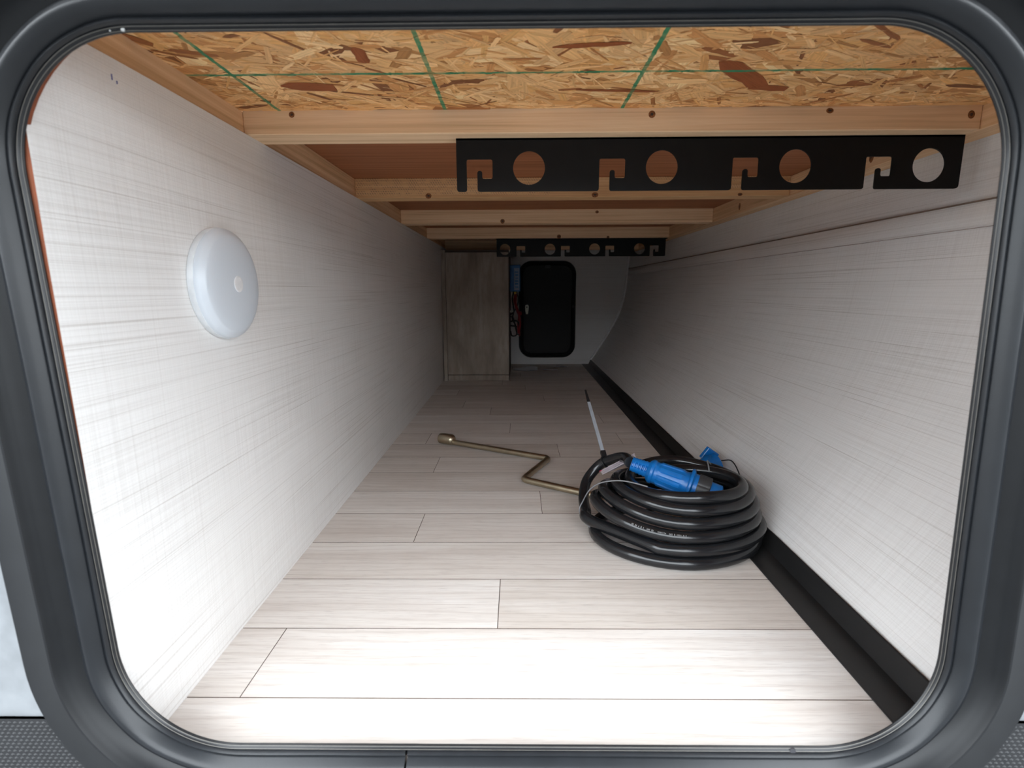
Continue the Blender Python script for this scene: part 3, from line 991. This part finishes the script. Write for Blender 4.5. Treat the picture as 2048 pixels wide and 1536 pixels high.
# ================================================================== wet patch at the far end of the floor
rng = random.Random(14)
def puddle(cx, cy, rx, ry, label):
    bm = bmesh.new()
    N = 28
    ph = [rng.uniform(0, 6) for _ in range(4)]
    lo, hi = [], []
    for k in range(N):
        a = 2 * PI * k / N
        r = 1 + 0.22 * math.sin(2 * a + ph[0]) + 0.16 * math.sin(3 * a + ph[1]) + 0.10 * math.sin(5 * a + ph[2])
        lo.append(bm.verts.new((cx + rx * r * math.cos(a), cy + ry * r * math.sin(a), 0.0001)))
        hi.append(bm.verts.new((cx + rx * r * 0.96 * math.cos(a), cy + ry * r * 0.96 * math.sin(a), 0.0007)))
    for k in range(N):
        bm.faces.new((lo[k], lo[(k + 1) % N], hi[(k + 1) % N], hi[k]))
    bm.faces.new(hi)
    tag(obj('water_puddle', bm, M_WATER), label, 'puddle', 'wet patches on the floor')
puddle(0.045, 2.36, 0.050, 0.075, 'wet patch on the floor beside the greige cabinet')
puddle(0.140, 2.33, 0.035, 0.022, 'narrow wet streak below the middle of the shut black hatch')
puddle(0.205, 2.43, 0.026, 0.022, 'small wet blot on the floor towards the black trim')

# ================================================================== crank
ck = thing('jack_crank', 'Z-bent yellow-zinc crank handle with socket lying on the floor', 'crank', (0.0, 1.02, 0.0))
zz = 0.0072
P = [(-0.155, 1.1705, zz), (0.0665, 1.0504, zz), (0.0098, 0.9268, zz), (0.1099, 0.8640, zz), (0.1480, 0.8400, zz)]
path = [Vector(P[0])]
for i in (1, 2, 3):
    a, b, c = Vector(P[i - 1]), Vector(P[i]), Vector(P[i + 1])
    rr_ = 0.011
    p, q = b + (a - b).normalized() * rr_, b + (c - b).normalized() * rr_
    for k in range(7):
        t = k / 6
        path.append(p * (1 - t) ** 2 + b * 2 * t * (1 - t) + q * t * t)
path.append(Vector(P[4]))
bm = bmesh.new()
tube(bm, path, 0.0062, 16)
obj('crank_rod', bm, M_ZINC, ck, True, 40)
d = (Vector(P[1]) - Vector(P[0])).normalized()
bm = bmesh.new()
so = Vector((-0.150, 1.1678, 0.0128))
lathe(bm, so, so - d, [(0.0, 0.0070), (0.003, 0.0110), (0.006, 0.0126), (0.038, 0.0126), (0.0395, 0.0115), (0.0395, 0.0085), (0.020, 0.0080), (0.020, 0.001)], 28)
obj('socket', bm, M_ZINC, ck, True, 35)
ck.location = (0.0, 1.02, 0.0)

# ================================================================== power cord
CR = 0.0084
pc = thing('power_cord', 'thick black coiled power cord with blue connectors on the floor', 'cord', (0.232, 0.745, 0.0))
KT = [0, 1, 2, 3, 4, 5, 6]          # one entry per turn, bottom to top
XLs = [0.1130, 0.1120, 0.1145, 0.1275, 0.1460, 0.1670, 0.180]
YFs = [0.6187, 0.6235, 0.6290, 0.6360, 0.6430, 0.6490, 0.655]
XRs = [0.3425, 0.3505, 0.3430, 0.3410, 0.3345, 0.3210, 0.305]
YBs = [0.8020, 0.8040, 0.8040, 0.8050, 0.8060, 0.7700, 0.740]
ZLs = [0.0085, 0.0270, 0.0560, 0.0690, 0.0780, 0.0790, 0.078]
ZFs = [0.0085, 0.0243, 0.0400, 0.0557, 0.0714, 0.0870, 0.092]
ZRs = [0.0110, 0.0300, 0.0460, 0.0610, 0.0760, 0.0850, 0.078]
ZBs = [0.0085, 0.0270, 0.0460, 0.0660, 0.0860, 0.0830, 0.060]
def coil(t):
    """t in turns from the bottom: starts on the left, runs to the front, right, back."""
    th = 2 * PI * t
    g = lambda tab, ph: float(np.interp(t - ph, KT, tab))
    xl, yf, xr, yb = g(XLs, 0), g(YFs, 0.25), g(XRs, 0.5), g(YBs, 0.75)
    cx, cy = (xl + xr) / 2, (yf + yb) / 2
    c, sn = -math.cos(th), -math.sin(th)
    wx = max(c, 0) ** 2 * g(ZRs, 0.5) + max(-c, 0) ** 2 * g(ZLs, 0)
    wy = max(sn, 0) ** 2 * g(ZBs, 0.75) + max(-sn, 0) ** 2 * g(ZFs, 0.25)
    return Vector((cx + (xr - xl) / 2 * c, cy + (yb - yf) / 2 * sn, wx + wy))
lead = [(0.1700, 0.7490, 0.1020), (0.1690, 0.7800, 0.0990), (0.1580, 0.8080, 0.0880), (0.1380, 0.8250, 0.0720), (0.1160, 0.8180, 0.0480), (0.1065, 0.7890, 0.0310), (0.1050, 0.7500, 0.0240), (0.1085, 0.7150, 0.0235)]
spiral = [coil(t / 48) for t in range(48 + 6, int(5.85 * 48) + 1)]
pathc = catmull(lead + [spiral[3]], 10) + spiral[4:]
lower = [coil(t / 48) for t in range(-9, int(0.80 * 48))]
bm = bmesh.new()
tube(bm, pathc, CR, 18)
tube(bm, lower, CR, 18)
cable = obj('cable', bm, M_CABLE, pc, True, 60)
# faded print on the jacket (unreadable marks)
rng = random.Random(5)
V, Fc = [], []
for tt in np.arange(2.135, 2.235, 0.0022):
    if rng.random() < 0.25:
        continue
    p = coil(tt); q = coil(tt + 0.0012)
    tg = (q - p).normalized()
    outw = Vector((p.x - 0.235, p.y - 0.745, 0)).normalized()
    nn = (outw * 0.75 + Vector((0, 0, 0.66))).normalized()
    nn = (nn - tg * nn.dot(tg)).normalized()
    bb = tg.cross(nn)
    c0 = p + nn * (CR + 0.00012)
    w, h = rng.uniform(0.0005, 0.0010), rng.uniform(0.0009, 0.0014)
    b0 = len(V)
    for a, b in ((-w, -h), (w, -h), (w, h), (-w, h)):
        V.append(tuple(c0 + tg * a * 0.7 + bb * b))
    Fc.append((b0, b0 + 1, b0 + 2, b0 + 3))
me = bpy.data.meshes.new('jacket_print')
me.from_pydata(V, [], Fc)
jp = link('jacket_print', me, M_PRINT, cable)
jp['kind'] = 'stuff'

# plug
PA, PB = Vector((0.1715, 0.7440, 0.1015)), Vector((0.2720, 0.6990, 0.0740))
ax = (PB - PA).normalized()
plug = bpy.data.objects.new('plug', None)
C.objects.link(plug)
plug.parent = pc
plug.location = PA - Vector(pc.location)
plug['label'] = 'ribbed blue plug lying across the coil'
def pl(name, prof, mat, seg=48, rfun=None, sharp=35):
    bm = bmesh.new()
    lathe(bm, PA, PB, prof, seg, rfun)
    return obj(name, bm, mat, plug, True, sharp)
def relief(s, th):
    k = int(s / 0.0052)
    w = math.sin(4 * th + k * PI / 1.0 * 0.5 * 2)
    return 0.78 if (0.25 < (s / 0.0052) % 1 < 0.75 and w * (1 if k % 2 else -1) > 0.25) else 1.0
pl('strain_relief', [(0.0, 0.0090)] + [(0.0005 + k * 0.00065, 0.0108 + 0.0016 * k / 40) for k in range(41)], M_BLUE, 64, relief, 25)
def ribs(s, th):
    return 1.0 + (0.085 if math.cos(8 * th) > 0.0 else 0.0) * (1 if 0.040 < s < 0.076 else 0)
pl('plug_body', [(0.024, 0.0110), (0.0265, 0.0150), (0.030, 0.0178), (0.0335, 0.0180), (0.0355, 0.0166), (0.039, 0.0166)] + [(0.0400 + k * 0.0028, 0.0168 + 0.0014 * k / 13) for k in range(14)] + [(0.0790, 0.0178), (0.0840, 0.0190), (0.0860, 0.0185)], M_BLUE, 72, ribs, 25)
pl('collar', [(0.0840, 0.0150), (0.0845, 0.0240), (0.0860, 0.0252), (0.0885, 0.0252), (0.0892, 0.0242), (0.0908, 0.0195), (0.0990, 0.0195), (0.0992, 0.0150)], M_BLUE, 56)
pl('lock_ring', [(0.0960, 0.0160), (0.0962, 0.0212), (0.1130, 0.0212), (0.1140, 0.0200), (0.1140, 0.0170)], M_GREYPL, 60, lambda s, th: 0.965 if math.cos(7 * th) > 0.93 else 1.0, 30)
pl('plug_cap', [(0.1100, 0.0140), (0.1130, 0.0165), (0.1290, 0.0160), (0.1310, 0.0120)], M_BLUE, 40)

# second connector standing behind the coil
con = bpy.data.objects.new('connector', None)
C.objects.link(con)
con.parent = pc
KA, KB = Vector((0.2900, 0.8850, 0.0260)), Vector((0.3660, 0.9020, 0.0480))
con.location = KA - Vector(pc.location)
con['label'] = 'blue connector end peeping out behind the coil'
def kn(name, a, b, prof, mat, seg=36, rf=None):
    bm = bmesh.new()
    lathe(bm, a, b, prof, seg, rf)
    return obj(name, bm, mat, con, True, 30)
kn('connector_body', KA, KB, [(0.0, 0.0100), (0.012, 0.0140), (0.045, 0.0165), (0.060, 0.0190), (0.078, 0.0190)], M_BLUE)
kn('connector_ring', (0.3380, 0.8950, 0.0445), (0.3680, 0.8720, 0.0490), [(0.0, 0.0150), (0.0010, 0.0205), (0.0110, 0.0205), (0.0120, 0.0160)], M_BLUE)
bm = bmesh.new()
box(bm, -0.014, 0.014, -0.004, 0.004, -0.012, 0.012, 0.001)
bmesh.ops.transform(bm, matrix=Matrix.Translation((0.3520, 0.9120, 0.0590)) @ Matrix.Rotation(0.62, 4, 'Y') @ Matrix.Rotation(0.25, 4, 'Z'), verts=bm.verts)
obj('locking_tab', bm, M_BLUE, con)
bm = bmesh.new()
tube(bm, catmull([(0.2930, 0.8860, 0.0265), (0.2720, 0.8780, 0.0200), (0.2600, 0.8560, 0.0110), (0.2650, 0.8250, 0.0085)], 8), CR, 14)
obj('cable_end', bm, M_CABLE, con, True, 60)

# tether and tie wires
def tie(pts, r, mat, name):
    bm = bmesh.new()
    tube(bm, catmull(pts, 8), r, 8)
    return obj(name, bm, mat, pc, True)
tie([(0.1160, 0.7050, 0.0110), (0.1000, 0.7250, 0.0160), (0.0945, 0.7450, 0.0260), (0.1000, 0.7450, 0.0420), (0.1075, 0.7330, 0.0640), (0.1190, 0.7240, 0.0775), (0.1340, 0.7130, 0.0860), (0.1500, 0.7020, 0.0905), (0.1660, 0.6880, 0.0920), (0.1790, 0.6760, 0.0920)], 0.0010, M_WIRE, 'tie_wire')
tie([(0.2770, 0.7130, 0.1000), (0.2790, 0.7230, 0.1060), (0.2850, 0.7440, 0.1060), (0.2960, 0.7580, 0.0960)], 0.0010, M_WIRE, 'cap_tether')
tie([(0.3620, 0.8800, 0.0600), (0.3740, 0.8680, 0.0640), (0.3760, 0.8450, 0.0560), (0.3700, 0.8150, 0.0450), (0.3560, 0.8000, 0.0400)], 0.0011, M_BLACKPL, 'tether_cord')

# cable tie standing up from the loose loop
ctb = Vector((0.1440, 0.8235, 0.0860))
ctt = Vector((0.1270, 0.9500, 0.1750))
ct = bpy.data.objects.new('cable_tie', None)
C.objects.link(ct)
ct.parent = pc
ct.location = ctb - Vector(pc.location)
ct['label'] = 'grey cable tie with black tip sticking up from the loop'
ta = (ctt - ctb).normalized()
wd = Vector((1, 0, 0)); wd = (wd - ta * wd.dot(ta)).normalized()
th_ = ta.cross(wd)
def strip(name, s0, s1, w0, w1, t, mat):
    bm = bmesh.new()
    vs = []
    for s, w in ((s0, w0), (s1, w1)):
        c = ctb + ta * s
        vs.append([bm.verts.new(c + wd * a * w + th_ * b * t) for a, b in ((-1, -1), (1, -1), (1, 1), (-1, 1))])
    for k in range(4):
        bm.faces.new((vs[0][k], vs[0][(k + 1) % 4], vs[1][(k + 1) % 4], vs[1][k]))
    bm.faces.new(vs[0][::-1]); bm.faces.new(vs[1])
    return obj(name, bm, mat, ct)
Lt = (ctt - ctb).length
strip('tie_head', 0.0, 0.0115, 0.0040, 0.0042, 0.0032, M_BLACKPL)
strip('tie_strap', 0.0105, Lt * 0.80, 0.0030, 0.0028, 0.0008, M_TIE)
strip('tie_tip', Lt * 0.80, Lt, 0.0028, 0.0017, 0.0008, M_BLACKPL)
# band of the tie round the cable
bm = bmesh.new()
cc = Vector((0.1440, 0.8210, 0.0775))
tgc = Vector((-0.74, 0.36, -0.56)).normalized()
e1 = (Vector((0, 0, 1)) - tgc * tgc.z).normalized(); e2 = tgc.cross(e1)
tube(bm, [cc + (e1 * math.cos(2 * PI * k / 24) + e2 * math.sin(2 * PI * k / 24)) * (CR + 0.0006) for k in range(24)], 0.0012, 6, False, True)
obj('tie_band', bm, M_BLACKPL, ct, True)

# fan-folded paper tag hanging from the tie
tg_ = bpy.data.objects.new('paper_tag', None)
C.objects.link(tg_)
tg_.parent = pc
T0, T1 = Vector((0.1365, 0.8020, 0.0660)), Vector((0.1830, 0.7700, 0.1060))
tg_.location = T0 - Vector(pc.location)
tg_['label'] = 'white folded paper tag tied to the cord'
tv = T1 - T0
side = Vector((0.30, 0.80, -0.38)); side = (side - tv.normalized() * side.dot(tv.normalized())).normalized()
nrm = tv.normalized().cross(side)
for k in range(7):
    bm = bmesh.new()
    off = nrm * (k - 3) * 0.0012 * (1 if k % 2 else 0.9)
    w = 0.0085 - 0.0004 * k
    ring = [T0 + off, T0 + tv * 0.10 + side * w * 0.55 + off, T0 + tv * 0.50 + side * w * (1.0 + 0.05 * k) + off * 1.3, T0 + tv * 0.85 + side * w * 0.7 + off, T1 + off, T0 + tv * 0.5 - side * 0.001 + off]
    fa = [bm.verts.new(p) for p in ring]
    fb = [bm.verts.new(p + nrm * 0.0005) for p in ring]
    n = len(ring)
    for j in range(n):
        bm.faces.new((fa[j], fa[(j + 1) % n], fb[(j + 1) % n], fb[j]))
    bm.faces.new(fa[::-1]); bm.faces.new(fb)
    obj('leaflet', bm, M_TAG, tg_)
bm = bmesh.new()
disc(bm, T0 + nrm * 0.0030, nrm, 0.0028, 0.0008, 10)
obj('red_corner', bm, M_TAGRED, tg_)
